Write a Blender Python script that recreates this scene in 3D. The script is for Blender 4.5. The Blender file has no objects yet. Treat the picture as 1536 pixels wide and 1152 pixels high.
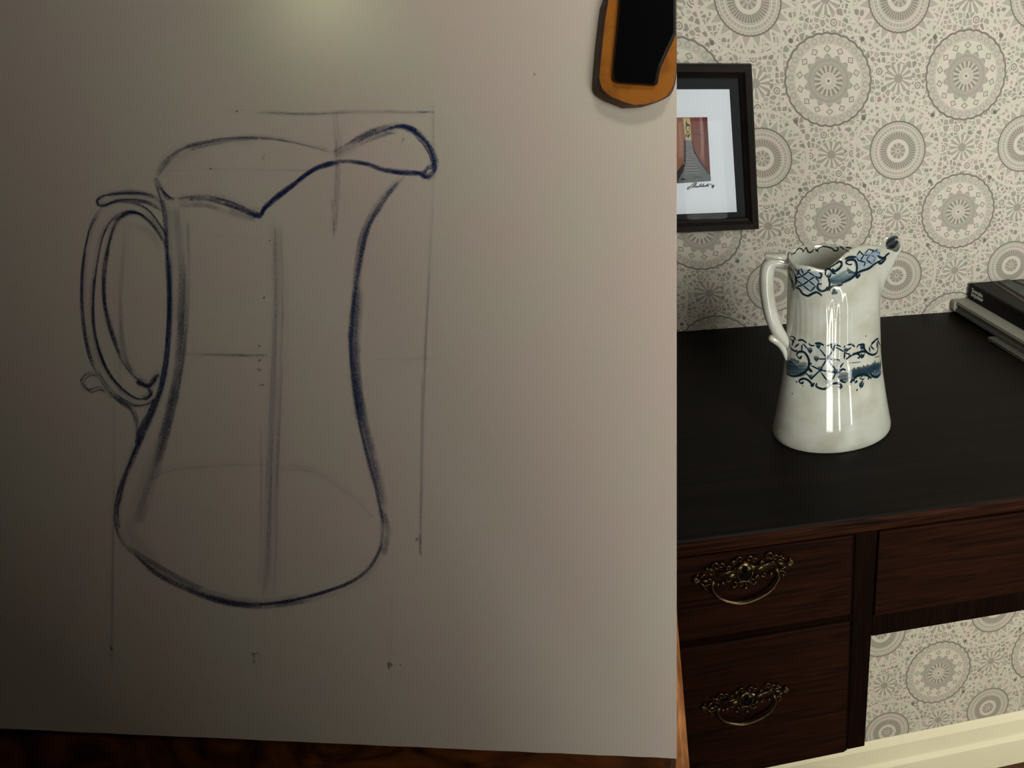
import bpy, bmesh, math, random
from mathutils import Vector, Matrix
from mathutils.bvhtree import BVHTree
random.seed(7)
S = bpy.context.scene
COL = S.collection
FL = 1.24                                  # camera height above the floor

# ------------------------------------------------------------ camera (from the vanishing points of the desk and wall)
PX, PY = 1275.0, 576.0
V1 = (6200.0, 123.0); V2 = (1226.0, 2300.0)
F = math.sqrt(-((V1[0]-PX)*(V2[0]-PX) + (V1[1]-PY)*(V2[1]-PY)))
cx_ = Vector(((V1[0]-PX)/F, (V1[1]-PY)/F, 1)).normalized()
cz_ = -Vector(((V2[0]-PX)/F, (V2[1]-PY)/F, 1)).normalized()
cy_ = cz_.cross(cx_)
R = Matrix((cx_, cy_, cz_))                # world = R @ (image right, image down, forward)
CAM = Vector((0, 0, FL))
cam = bpy.data.cameras.new('camera'); camo = bpy.data.objects.new('camera', cam); COL.objects.link(camo)
m = Matrix.Identity(4)
rc, dc, fc = R @ Vector((1,0,0)), R @ Vector((0,1,0)), R @ Vector((0,0,1))
for i in range(3):
    m[i][0] = rc[i]; m[i][1] = -dc[i]; m[i][2] = -fc[i]; m[i][3] = CAM[i]
camo.matrix_world = m
cam.sensor_width = 36; cam.lens = F/1536*36
cam.shift_x = (768-PX)/1536; cam.clip_start = .02
S.camera = camo
S.view_settings.view_transform = 'Standard'; S.view_settings.look = 'None'
S.view_settings.gamma = 1; S.view_settings.exposure = 0.0
S.view_settings.use_curve_mapping = False
S.cycles.transparent_max_bounces = 32
S.cycles.use_denoising = True

# ------------------------------------------------------------ world and light
w = bpy.data.worlds.new('world'); S.world = w; w.use_nodes = True
w.node_tree.nodes['Background'].inputs[0].default_value = (.75, .85, 1, 1)
w.node_tree.nodes['Background'].inputs[1].default_value = 0.3
def area(name, loc, sx, sz, power, col, rot):
    l = bpy.data.lights.new(name, 'AREA'); l.shape = 'RECTANGLE'; l.size = sx; l.size_y = sz
    l.energy = power; l.color = col
    o = bpy.data.objects.new(name, l); o.location = loc; o.rotation_euler = rot; COL.objects.link(o); return o
YF = -0.95                                  # front wall (behind the camera)
DOOR = [(.0, .27), (.38, .11), (.87, .25)]    # lit gaps of the slatted door: centre x, width
for cx0, wd in DOOR:
    area('door_daylight', (cx0, YF+.035, .46), wd, .88, 8.5*wd*.88*3.14, (1, 1, .95), (math.pi/2, 0, 0))
area('window_daylight', (.95, YF+.012, 1.62), .62, .95, 35, (1, .985, .94), (math.pi/2, 0, 0))
def point(name, loc, power, col, rad):
    l = bpy.data.lights.new(name, 'POINT'); l.energy = power; l.color = col; l.shadow_soft_size = rad
    o = bpy.data.objects.new(name, l); o.location = loc; COL.objects.link(o); return o
point('paper_fill_light', (.16, .36, FL+.36), 2.5, (1, .95, .88), .05)  # added light that brightens the paper's upper right, no fixture
LIGHT2 = True

# ------------------------------------------------------------ pixel <-> place
def ray(x, y): return R @ Vector(((x-PX)/F, (y-PY)/F, 1))
def onz(x, y, z): r = ray(x, y); return CAM + r*((z-FL)/r.z)
def ony(x, y, Y): r = ray(x, y); return CAM + r*(Y/r.y)
ZB = .50
def bp(x, y, h=0.0): return CAM + ray(x, y)*(ZB-h)
point('green_glow_light', bp(385, -85, .055), .034, (.8, 1, .66), .012)  # added light for the greenish glow at the paper's top, no fixture

# ------------------------------------------------------------ object helpers
def tag(o, label=None, cat=None, group=None, kind=None):
    if label: o['label'] = label
    if cat: o['category'] = cat
    if group: o['group'] = group
    if kind: o['kind'] = kind
    return o
def empty(name, loc, label, cat, group=None):
    o = bpy.data.objects.new(name, None); o.location = loc; o.empty_display_size = .05; COL.objects.link(o)
    return tag(o, label, cat, group)
def mesh_obj(name, verts, faces, mat, parent=None, smooth=False, cols=None):
    me = bpy.data.meshes.new(name)
    off = world_loc(parent) if parent else Vector((0,0,0))
    me.from_pydata([Vector(v)-off for v in verts], [], faces); me.update()
    if cols:
        a = me.color_attributes.new('ink', 'FLOAT_COLOR', 'POINT')
        a.data.foreach_set('color', [c for q in cols for c in q])
    if mat:
        for mm in (mat if isinstance(mat, (list, tuple)) else [mat]): me.materials.append(mm)
    if smooth: me.polygons.foreach_set('use_smooth', [True]*len(me.polygons))
    o = bpy.data.objects.new(name, me); COL.objects.link(o)
    if parent: o.parent = parent
    return o
def world_loc(o):
    v = Vector((0,0,0))
    while o is not None: v += o.location; o = o.parent
    return v
class MB:
    def __init__(s): s.v = []; s.f = []
    def add(s, v, f):
        n = len(s.v); s.v += [Vector(p) for p in v]; s.f += [tuple(i+n for i in q) for q in f]; return s
    def box(s, a, b):
        x0,y0,z0 = a; x1,y1,z1 = b
        return s.hexa([(x0,y0,z0),(x1,y0,z0),(x1,y1,z0),(x0,y1,z0),(x0,y0,z1),(x1,y0,z1),(x1,y1,z1),(x0,y1,z1)])
    def hexa(s, p):
        return s.add(p, [(0,3,2,1),(4,5,6,7),(0,1,5,4),(1,2,6,5),(2,3,7,6),(3,0,4,7)])
    def prism(s, poly, d):                     # polygon of points extruded by vector d
        n = len(poly); d = Vector(d)
        v = [Vector(p) for p in poly] + [Vector(p)+d for p in poly]
        return s.add(v, [tuple(range(n))[::-1], tuple(range(n, 2*n))] + [(i,(i+1)%n,(i+1)%n+n,i+n) for i in range(n)])
    def tube(s, pts, rad, n=8, flat=None):
        pts = [Vector(p) for p in pts]; L = len(pts)
        if not isinstance(rad, (list, tuple)): rad = [rad]*L
        up = Vector((0,1,.013)).normalized(); rings = []
        for i, p in enumerate(pts):
            t = (pts[min(i+1,L-1)]-pts[max(i-1,0)]).normalized()
            a = t.cross(up)
            if a.length < 1e-4: a = t.cross(Vector((1,0,0)))
            a.normalize(); b = t.cross(a).normalized(); k = flat or 1
            rings.append([p + a*math.cos(q*2*math.pi/n)*rad[i] + b*math.sin(q*2*math.pi/n)*rad[i]*k for q in range(n)])
        v = [q for r in rings for q in r]
        f = [(i*n+j, i*n+(j+1)%n, (i+1)*n+(j+1)%n, (i+1)*n+j) for i in range(L-1) for j in range(n)]
        f += [tuple(range(n))[::-1], tuple((L-1)*n+j for j in range(n))]
        return s.add(v, f)
    def ball(s, c, r, sc=(1,1,1), nu=8, nv=6):
        c = Vector(c); v = []; f = []
        for i in range(nv+1):
            th = math.pi*i/nv
            for j in range(nu):
                ph = 2*math.pi*j/nu
                v.append(c + Vector((math.sin(th)*math.cos(ph)*sc[0], math.sin(th)*math.sin(ph)*sc[1], math.cos(th)*sc[2]))*r)
        for i in range(nv):
            for j in range(nu): f.append((i*nu+j, (i+1)*nu+j, (i+1)*nu+(j+1)%nu, i*nu+(j+1)%nu))
        return s.add(v, f)
    def build(s, name, mat, parent=None, smooth=False, bevel=0, seg=2):
        o = mesh_obj(name, s.v, s.f, mat, parent, smooth)
        bm = bmesh.new(); bm.from_mesh(o.data)
        bmesh.ops.remove_doubles(bm, verts=bm.verts, dist=1e-6)
        bmesh.ops.recalc_face_normals(bm, faces=bm.faces)
        if bevel:
            ed = [e for e in bm.edges if len(e.link_faces) == 2 and e.calc_face_angle(0) > .5]
            bmesh.ops.bevel(bm, geom=ed, offset=bevel, segments=seg, affect='EDGES', profile=.5)
        bm.to_mesh(o.data); bm.free(); return o
def catmull(pts, n=8, closed=False):
    P = [Vector(p) for p in pts]; L = len(P); out = []
    rng = range(L) if closed else range(L-1)
    for i in rng:
        g = (lambda k: P[k % L]) if closed else (lambda k: P[max(0, min(L-1, k))])
        p0,p1,p2,p3 = g(i-1), g(i), g(i+1), g(i+2)
        for k in range(n):
            t = k/n
            out.append(.5*((2*p1)+(p2-p0)*t+(2*p0-5*p1+4*p2-p3)*t*t+(3*p1-p0-3*p2+p3)*t**3))
    if not closed: out.append(P[-1])
    return out

# ------------------------------------------------------------ materials
def srgb(r, g, b):
    f = lambda c: (c/12.92 if c <= .04045 else ((c+.055)/1.055)**2.4)
    return (f(r/255), f(g/255), f(b/255), 1)
def new_mat(name):
    M = bpy.data.materials.new(name); M.use_nodes = True
    return M, M.node_tree, M.node_tree.nodes['Principled BSDF']
def nd(t, typ, **k):
    n = t.nodes.new(typ)
    for a, b in k.items(): setattr(n, a, b)
    return n
class E:                                       # small expression compiler for Math nodes
    def __init__(s, t, x): s.t = t; s.x = x
    def op(s, o, *a):
        n = nd(s.t, 'ShaderNodeMath', operation=o)
        for i, q in enumerate((s,)+a):
            if isinstance(q, E): s.t.links.new(q.x, n.inputs[i])
            else: n.inputs[i].default_value = q
        return E(s.t, n.outputs[0])
    def __add__(s, o): return s.op('ADD', o)
    __radd__ = __add__
    def __sub__(s, o): return s.op('SUBTRACT', o)
    def __rsub__(s, o): return (s*-1)+o
    def __mul__(s, o): return s.op('MULTIPLY', o)
    __rmul__ = __mul__
    def abs(s): return s.op('ABSOLUTE')
    def cos(s): return s.op('COSINE')
    def sqrt(s): return s.op('SQRT')
    def atan2(s, o): return s.op('ARCTAN2', o)
    def round(s): return s.op('ROUND')
    def fract(s): return s.op('FRACT')
    def min(s, o): return s.op('MINIMUM', o)
    def max(s, o): return s.op('MAXIMUM', o)
    def lt(s, o): return s.op('LESS_THAN', o)
    def ss(s, a, b):
        n = nd(s.t, 'ShaderNodeMapRange', interpolation_type='SMOOTHSTEP')
        s.t.links.new(s.x, n.inputs[0]); n.inputs[1].default_value = a; n.inputs[2].default_value = b
        return E(s.t, n.outputs[0])
    def band(s, a, b, e=.003): return s.ss(a-e, a+e)*(1-s.ss(b-e, b+e))
    def mix(s, o, k): return s + (o-s)*k

def wallpaper(name, co, shade=1.0):
    M, t, B = new_mat(name)
    tc = nd(t, 'ShaderNodeTexCoord'); sp = nd(t, 'ShaderNodeSeparateXYZ'); t.links.new(tc.outputs['Object'], sp.inputs[0])
    x, z = E(t, sp.outputs[0]), E(t, sp.outputs[2])-FL
    (a,b,c,h), (d,e,g,i) = co
    xz = x*z
    u = x*a + z*b + xz*h + c; v = x*d + z*e + xz*i + g
    fu = u-u.round(); fv = v-v.round()
    gu = (u-.5); gu = gu-gu.round(); gv = (v-.5); gv = gv-gv.round()
    TAU = 2*math.pi
    r = (fu*fu+fv*fv).sqrt(); an = fv.atan2(fu)
    q = (gu*gu+gv*gv).sqrt(); bn = gv.atan2(gu)
    # filler: small leaf cells and rosettes between the medallions
    cb = nd(t, 'ShaderNodeCombineXYZ'); t.links.new(u.x, cb.inputs[0]); t.links.new(v.x, cb.inputs[1])
    vo = nd(t, 'ShaderNodeTexVoronoi', feature='DISTANCE_TO_EDGE'); vo.inputs['Scale'].default_value = 27; vo.inputs['Randomness'].default_value = .7
    t.links.new(cb.outputs[0], vo.inputs['Vector'])
    vf = nd(t, 'ShaderNodeTexVoronoi', feature='F1'); vf.inputs['Scale'].default_value = 27; vf.inputs['Randomness'].default_value = .7
    t.links.new(cb.outputs[0], vf.inputs['Vector'])
    sc = nd(t, 'ShaderNodeSeparateColor'); t.links.new(vf.outputs['Color'], sc.inputs[0])
    fill = E(t, vo.outputs['Distance']).ss(.06, .15)*(E(t, sc.outputs[0])*.35+.38)
    # star flowers at the half-way points
    def star(cu, cv, R0, n, fill):
        su = u-cu; su = su-su.round(); sv = v-cv; sv = sv-sv.round()
        rr = (su*su+sv*sv).sqrt(); aa = sv.atan2(su)
        pet = ((aa*n).cos()*.5+.5).ss(.25, .6)
        k = rr.ss(R0, R0-.006)
        s_ = (rr.ss(R0*.34, R0*.28)*.62).max(pet*.55)
        return fill.mix(s_, k)
    fill = star(.5, 0, .10, 12, fill); fill = star(0, .5, .10, 12, fill)
    for cu, cv in ((.5,.155),(.5,-.155),(.36,.05),(.64,-.05),(.155,.5),(-.155,.5),(.05,.36),(-.05,.64)):
        su = u-cu; su = su-su.round(); sv = v-cv; sv = sv-sv.round()
        rr = (su*su+sv*sv).sqrt()
        fill = fill.mix(rr.band(.016,.024,.003)*.8+rr.ss(.012,.008)*.5, rr.ss(.036,.030))
    # big medallion
    sec = ((an*(14/TAU)).fract()-.5)
    lat = (sec*(TAU/14)*r).abs(); rad = (r-.203).abs()
    dia = (lat*.9+rad)
    sec28 = ((an*(28/TAU)).fract()-.5)*(TAU/28)
    cc = ((sec28*r)*(sec28*r)+(r-.262)*(r-.262)).sqrt()
    pet = ((an*16).cos()*.5+.5)
    T = r.ss(.008,.013).mix(.0, r.ss(.013,.02)) if False else (1-r.ss(.007,.012))*.9
    T = T + r.band(.022,.052)*.22
    T = T + r.band(.055,.098)*(pet.ss(.35,.65)*.55+.22)
    zz = r + (an*14).cos()*.013
    T = T + r.ss(.097,.101)*(1-zz.ss(.158,.164))*((an*28).cos().abs()*.10+(r*190).cos()*.06+.44)
    T = T + dia.band(.015,.024,.002)*r.band(.176,.232)*.75 + (lat+rad).ss(.009,.005)*.35
    T = T + r.band(.232,.238)*.35 + r.band(.24,.288)*(cc.band(.012,.021,.002)*.22+.24)
    sc_ = r - (an*14).cos().abs()*.007
    T = T + sc_.band(.286,.301,.002)*.88
    big = fill.mix(T, 1-sc_.ss(.300,.303))
    # small medallion with triangle border
    sec2 = ((bn*(20/TAU)).fract()-.5).abs()*2
    tri = sec2 - (.302-q)*(1/.088)
    W = (1-q.ss(.006,.01))*.8 + q.band(.014,.02)*.5 + q.band(.022,.056)*(((bn*9).cos()*.5+.5)*.4+.3)
    W = W + q.band(.084,.135)*(((bn*42).cos()*.5+.5)*.45+.35)
    W = W + q.band(.138,.146)*.35 + q.band(.155,.178)*(((bn*46).cos()*.5+.5)*.28+.2) + q.band(.184,.199)*.3
    W = W + (q-(bn*25).cos().abs()*.004).band(.200,.213,.002)*.85
    ring = q.ss(.214,.217)
    tin = 1-tri.ss(-.34,-.22)
    zone = tin*(((bn*20).cos()*.5+.5)*.12+.38) + tri.ss(.12,.26)*fill*.95
    W = W*(1-ring) + ring*zone
    W = W*(1-q.ss(.316,.320)) + .04
    out = big.mix(W, 1-q.ss(.336,.341))
    dt = (((fu.abs()-.243)*(fu.abs()-.243)+(fv.abs()-.257)*(fv.abs()-.257)).sqrt())
    out = out.mix(.95, 1-dt.ss(.014,.018)).min(1.0).max(0.0)
    ramp = nd(t, 'ShaderNodeMix', data_type='RGBA'); t.links.new(out.x, ramp.inputs[0])
    n1 = nd(t, 'ShaderNodeTexNoise'); n1.inputs['Scale'].default_value = 9; t.links.new(cb.outputs[0], n1.inputs['Vector'])
    cr = nd(t, 'ShaderNodeValToRGB'); t.links.new(n1.outputs[0], cr.inputs[0])
    cr.color_ramp.elements[0].position = .36; cr.color_ramp.elements[0].color = srgb(218,207,192)
    cr.color_ramp.elements[1].position = .64; cr.color_ramp.elements[1].color = srgb(210,208,188)
    cr2 = nd(t, 'ShaderNodeValToRGB'); t.links.new(n1.outputs[0], cr2.inputs[0])
    cr2.color_ramp.elements[0].position = .36; cr2.color_ramp.elements[0].color = srgb(120,110,102)
    cr2.color_ramp.elements[1].position = .64; cr2.color_ramp.elements[1].color = srgb(108,110,98)
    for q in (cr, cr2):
        for el in q.color_ramp.elements: el.color = (el.color[0]*shade, el.color[1]*shade*(.97 if shade < 1 else 1), el.color[2]*shade*(.90 if shade < 1 else 1), 1)
    t.links.new(cr.outputs[0], ramp.inputs[6]); t.links.new(cr2.outputs[0], ramp.inputs[7])
    t.links.new(ramp.outputs[2], B.inputs['Base Color']); B.inputs['Roughness'].default_value = .75
    B.inputs['Specular IOR Level'].default_value = .2
    return M

def plain(name, col, rough=.5, spec=.4, metal=0, noise=0, nscale=40, bump=0, bscale=200, coat=0):
    M, t, B = new_mat(name)
    B.inputs['Base Color'].default_value = col; B.inputs['Roughness'].default_value = rough
    B.inputs['Specular IOR Level'].default_value = spec; B.inputs['Metallic'].default_value = metal
    if coat: B.inputs['Coat Weight'].default_value = coat; B.inputs['Coat Roughness'].default_value = .06
    tc = nd(t, 'ShaderNodeTexCoord')
    if noise:
        n = nd(t, 'ShaderNodeTexNoise'); n.inputs['Scale'].default_value = nscale; n.inputs['Detail'].default_value = 6
        t.links.new(tc.outputs['Object'], n.inputs['Vector'])
        mr = nd(t, 'ShaderNodeMapRange'); mr.inputs[1].default_value = .3; mr.inputs[2].default_value = .7
        mr.inputs[3].default_value = 1-noise; mr.inputs[4].default_value = 1+noise; t.links.new(n.outputs[0], mr.inputs[0])
        vm = nd(t, 'ShaderNodeVectorMath', operation='SCALE'); vm.inputs[0].default_value = col[:3]
        t.links.new(mr.outputs[0], vm.inputs['Scale']); t.links.new(vm.outputs[0], B.inputs['Base Color'])
    if bump:
        n = nd(t, 'ShaderNodeTexNoise'); n.inputs['Scale'].default_value = bscale; n.inputs['Detail'].default_value = 4
        t.links.new(tc.outputs['Object'], n.inputs['Vector'])
        bu = nd(t, 'ShaderNodeBump'); bu.inputs['Strength'].default_value = bump; bu.inputs['Distance'].default_value = .001
        t.links.new(n.outputs[0], bu.inputs['Height']); t.links.new(bu.outputs[0], B.inputs['Normal'])
    return M
def wood(name, c0, c1, rough=.45, spec=.3, scale=(3, 60, 60), dist=1.5, rot=(0,0,0), bump=.15):
    M, t, B = new_mat(name)
    tc = nd(t, 'ShaderNodeTexCoord'); mp = nd(t, 'ShaderNodeMapping')
    mp.inputs['Scale'].default_value = scale; mp.inputs['Rotation'].default_value = rot
    t.links.new(tc.outputs['Object'], mp.inputs[0])
    n = nd(t, 'ShaderNodeTexNoise'); n.inputs['Scale'].default_value = 1.0; n.inputs['Detail'].default_value = 8
    n.inputs['Distortion'].default_value = dist; t.links.new(mp.outputs[0], n.inputs['Vector'])
    cr = nd(t, 'ShaderNodeValToRGB'); cr.color_ramp.elements[0].position = .35; cr.color_ramp.elements[1].position = .68
    cr.color_ramp.elements[0].color = c0; cr.color_ramp.elements[1].color = c1
    t.links.new(n.outputs[0], cr.inputs[0]); t.links.new(cr.outputs[0], B.inputs['Base Color'])
    B.inputs['Roughness'].default_value = rough; B.inputs['Specular IOR Level'].default_value = spec
    bu = nd(t, 'ShaderNodeBump'); bu.inputs['Strength'].default_value = bump; bu.inputs['Distance'].default_value = .0006
    t.links.new(n.outputs[0], bu.inputs['Height']); t.links.new(bu.outputs[0], B.inputs['Normal'])
    return M
def ink_mat(name, grain=500, lo=.42, hi=.58, rough=.6, gloss=False):
    M = bpy.data.materials.new(name); M.use_nodes = True; t = M.node_tree; t.nodes.clear()
    at = nd(t, 'ShaderNodeAttribute', attribute_name='ink')
    df = nd(t, 'ShaderNodeBsdfPrincipled'); df.inputs['Roughness'].default_value = rough; df.inputs['Specular IOR Level'].default_value = .15
    if gloss: df.inputs['Roughness'].default_value = .06; df.inputs['Specular IOR Level'].default_value = .9
    tr = nd(t, 'ShaderNodeBsdfTransparent'); mx = nd(t, 'ShaderNodeMixShader'); ou = nd(t, 'ShaderNodeOutputMaterial')
    t.links.new(at.outputs['Color'], df.inputs['Base Color'])
    if grain:
        tc = nd(t, 'ShaderNodeTexCoord'); n = nd(t, 'ShaderNodeTexNoise'); n.inputs['Scale'].default_value = grain
        n.inputs['Detail'].default_value = 3; t.links.new(tc.outputs['Object'], n.inputs['Vector'])
        g = E(t, n.outputs[0]).ss(lo, hi)*.6+.4
        a = g*E(t, at.outputs['Alpha'])
        t.links.new(a.x, mx.inputs[0])
    else: t.links.new(at.outputs['Alpha'], mx.inputs[0])
    t.links.new(tr.outputs[0], mx.inputs[1]); t.links.new(df.outputs[0], mx.inputs[2]); t.links.new(mx.outputs[0], ou.inputs[0])
    return M

WALLCO = ((4.7066, .2402, -.9399, 0), (-.1596, 4.8037, .5934, 0))
LOWCO = ((5.5061, .4982, -1.2646, 0), (-.2641, 3.9121, 3.8018, 0))
m_wall = wallpaper('patterned_wallpaper', WALLCO)
m_wall2 = wallpaper('patterned_wallpaper_shaded', LOWCO, .80)  # same paper, darker and warmer: the shade under the desk is in the colour
m_plaster = plain('plaster', srgb(62,58,52), .8)
m_cream = plain('cream_paint', srgb(226,217,180), .5, .3, noise=.05, nscale=6)
m_floor = wood('floor_wood', srgb(60,34,18), srgb(98,58,30), .4)
m_top = wood('dark_desktop_wood', srgb(14,11,8), srgb(24,18,13), .4, .10, (4,70,70))
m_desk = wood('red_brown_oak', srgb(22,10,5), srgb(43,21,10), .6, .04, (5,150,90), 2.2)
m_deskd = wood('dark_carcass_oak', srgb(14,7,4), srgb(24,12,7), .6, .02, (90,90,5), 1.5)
m_edge = wood('worn_edge_oak', srgb(18,9,5), srgb(58,31,16), .6, .04, (4,120,120), 3)
m_gap = plain('shadow_black', srgb(8,6,5), .8, .1)
m_brass = plain('aged_brass', srgb(86,70,46), .32, .5, .85, noise=.35, nscale=260)
m_key = plain('keyhole_black', srgb(3,3,3), .9, .1)

# ------------------------------------------------------------ room shell
YW = 1.0504
def struct(o): o['kind'] = 'structure'; return o
struct(MB().box((-1.9,-1.05,-.05),(1.9,1.15,0)).build('floor', m_floor))
struct(MB().box((-1.9,-1.05,2.5),(1.9,1.15,2.55)).build('ceiling', m_plaster))
struct(MB().box((-1.9,YW,0),(1.9,YW+.1,2.5)).build('wall_back', m_wall))
struct(MB().box((-1.9,-1.05,0),(-1.8,YW,2.5)).build('wall_left', m_plaster))
struct(MB().box((1.8,-1.05,0),(1.9,YW,2.5)).build('wall_right', m_plaster))
struct(MB().box((-1.8,-1.05,0),(1.8,YF,2.5)).build('wall_front', m_plaster))
# added unseen blocker left of and behind the camera: it keeps the daylight off the easel's left side
XJ = .41
struct(MB().box((-1.8,-.33,.86),(XJ,-.27,2.5)).box((-1.8,-.33,0),(-.03,-.27,.8599)).build('light_blocker', m_plaster))
# low papered ledge below the desk
PB = FL-.9445; YL = .65
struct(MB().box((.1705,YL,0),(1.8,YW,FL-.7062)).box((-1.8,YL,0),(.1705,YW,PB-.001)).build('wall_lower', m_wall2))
bb = MB()
prof = [(0,0),(0,.0775),(.007,.0835),(.007,.128),(.012,.138),(.0155,.1425),(.0155,0)]
bb.prism([(-1.8, .6345+a, b) for a, b in prof], (3.6,0,0))
struct(bb.build('baseboard_back', m_cream, bevel=.0015))

# ------------------------------------------------------------ desk
DT = FL-.5; YD = .546
desk = empty('writing_desk', (0, YD, DT-.5+.055), 'dark antique oak writing desk with brass handled drawers against patterned wallpaper', 'desk')
XL, XR = -.62, .92
MB().prism([(XL-.02, y, z) for y, z in [(YD-.000,DT),(YD-.0005,DT-.003),(YW-.002,DT-.003),(YW-.002,DT)]],(XR-XL+.04,0,0)).build('desktop_surface', m_top, desk)
ed = [(YD-.0005,DT-.0032),(YD-.003,DT-.007),(YD-.003,DT-.016),(YD+.003,DT-.021),(YD+.004,DT-.0265),(YW-.002,DT-.0265),(YW-.002,DT-.0032)]
MB().prism([(XL-.02,y,z) for y, z in ed],(XR-XL+.04,0,0)).build('desktop_edge', m_edge, desk)
def Z(v): return FL+v
# carcass
car = MB()
car.box((.1425,YD+.003,PB+.006),(.168,YW-.003,Z(-.5266)))            # right stile / side of pedestal
car.box((XL,YD+.012,PB+.0),(.1424,YW-.003,Z(-.5266)))          # body block behind the drawers
car.box((XL,YD+.006,Z(-.6705)),(.1424,YD+.014,Z(-.6565)))
car.box((.1385,YD+.005,PB+.0004),(.1430,YD+.02,Z(-.5270)))
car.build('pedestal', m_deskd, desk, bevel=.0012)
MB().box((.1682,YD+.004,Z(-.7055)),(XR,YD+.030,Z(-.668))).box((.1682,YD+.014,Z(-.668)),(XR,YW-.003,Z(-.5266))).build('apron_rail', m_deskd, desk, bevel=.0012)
MB().box((XR-.05,YD+.03,.0),(XR-.004,YD+.08,Z(-.7056))).build('desk_leg', m_deskd, desk)
def drawer(x0, x1, z0, z1, mat=m_desk, r=.002):
    g = MB(); y0, y1 = YD+.001, YD+.0115
    g.box((x0,y0,z0),(x1,y1,z1))
    return g.build('drawer', mat, desk, bevel=r, seg=3)
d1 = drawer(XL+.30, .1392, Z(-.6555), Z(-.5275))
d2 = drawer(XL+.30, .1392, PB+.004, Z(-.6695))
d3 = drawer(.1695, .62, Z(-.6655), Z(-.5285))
# scratches on the rail
m_chip = plain('chip_pale', srgb(120,110,105), .6)
for a, b in (((1529.5,918.5),(1526,920.5)),((1532.5,914),(1530.5,917.5)),((1472,896),(1478,894.2))):
    p, q = ony(*a, YD+.0035), ony(*b, YD+.0035); MB().tube([p,(p+q)/2,q],[.0002,.0006,.0002],6).build('paint_chip', m_chip, desk)

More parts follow.
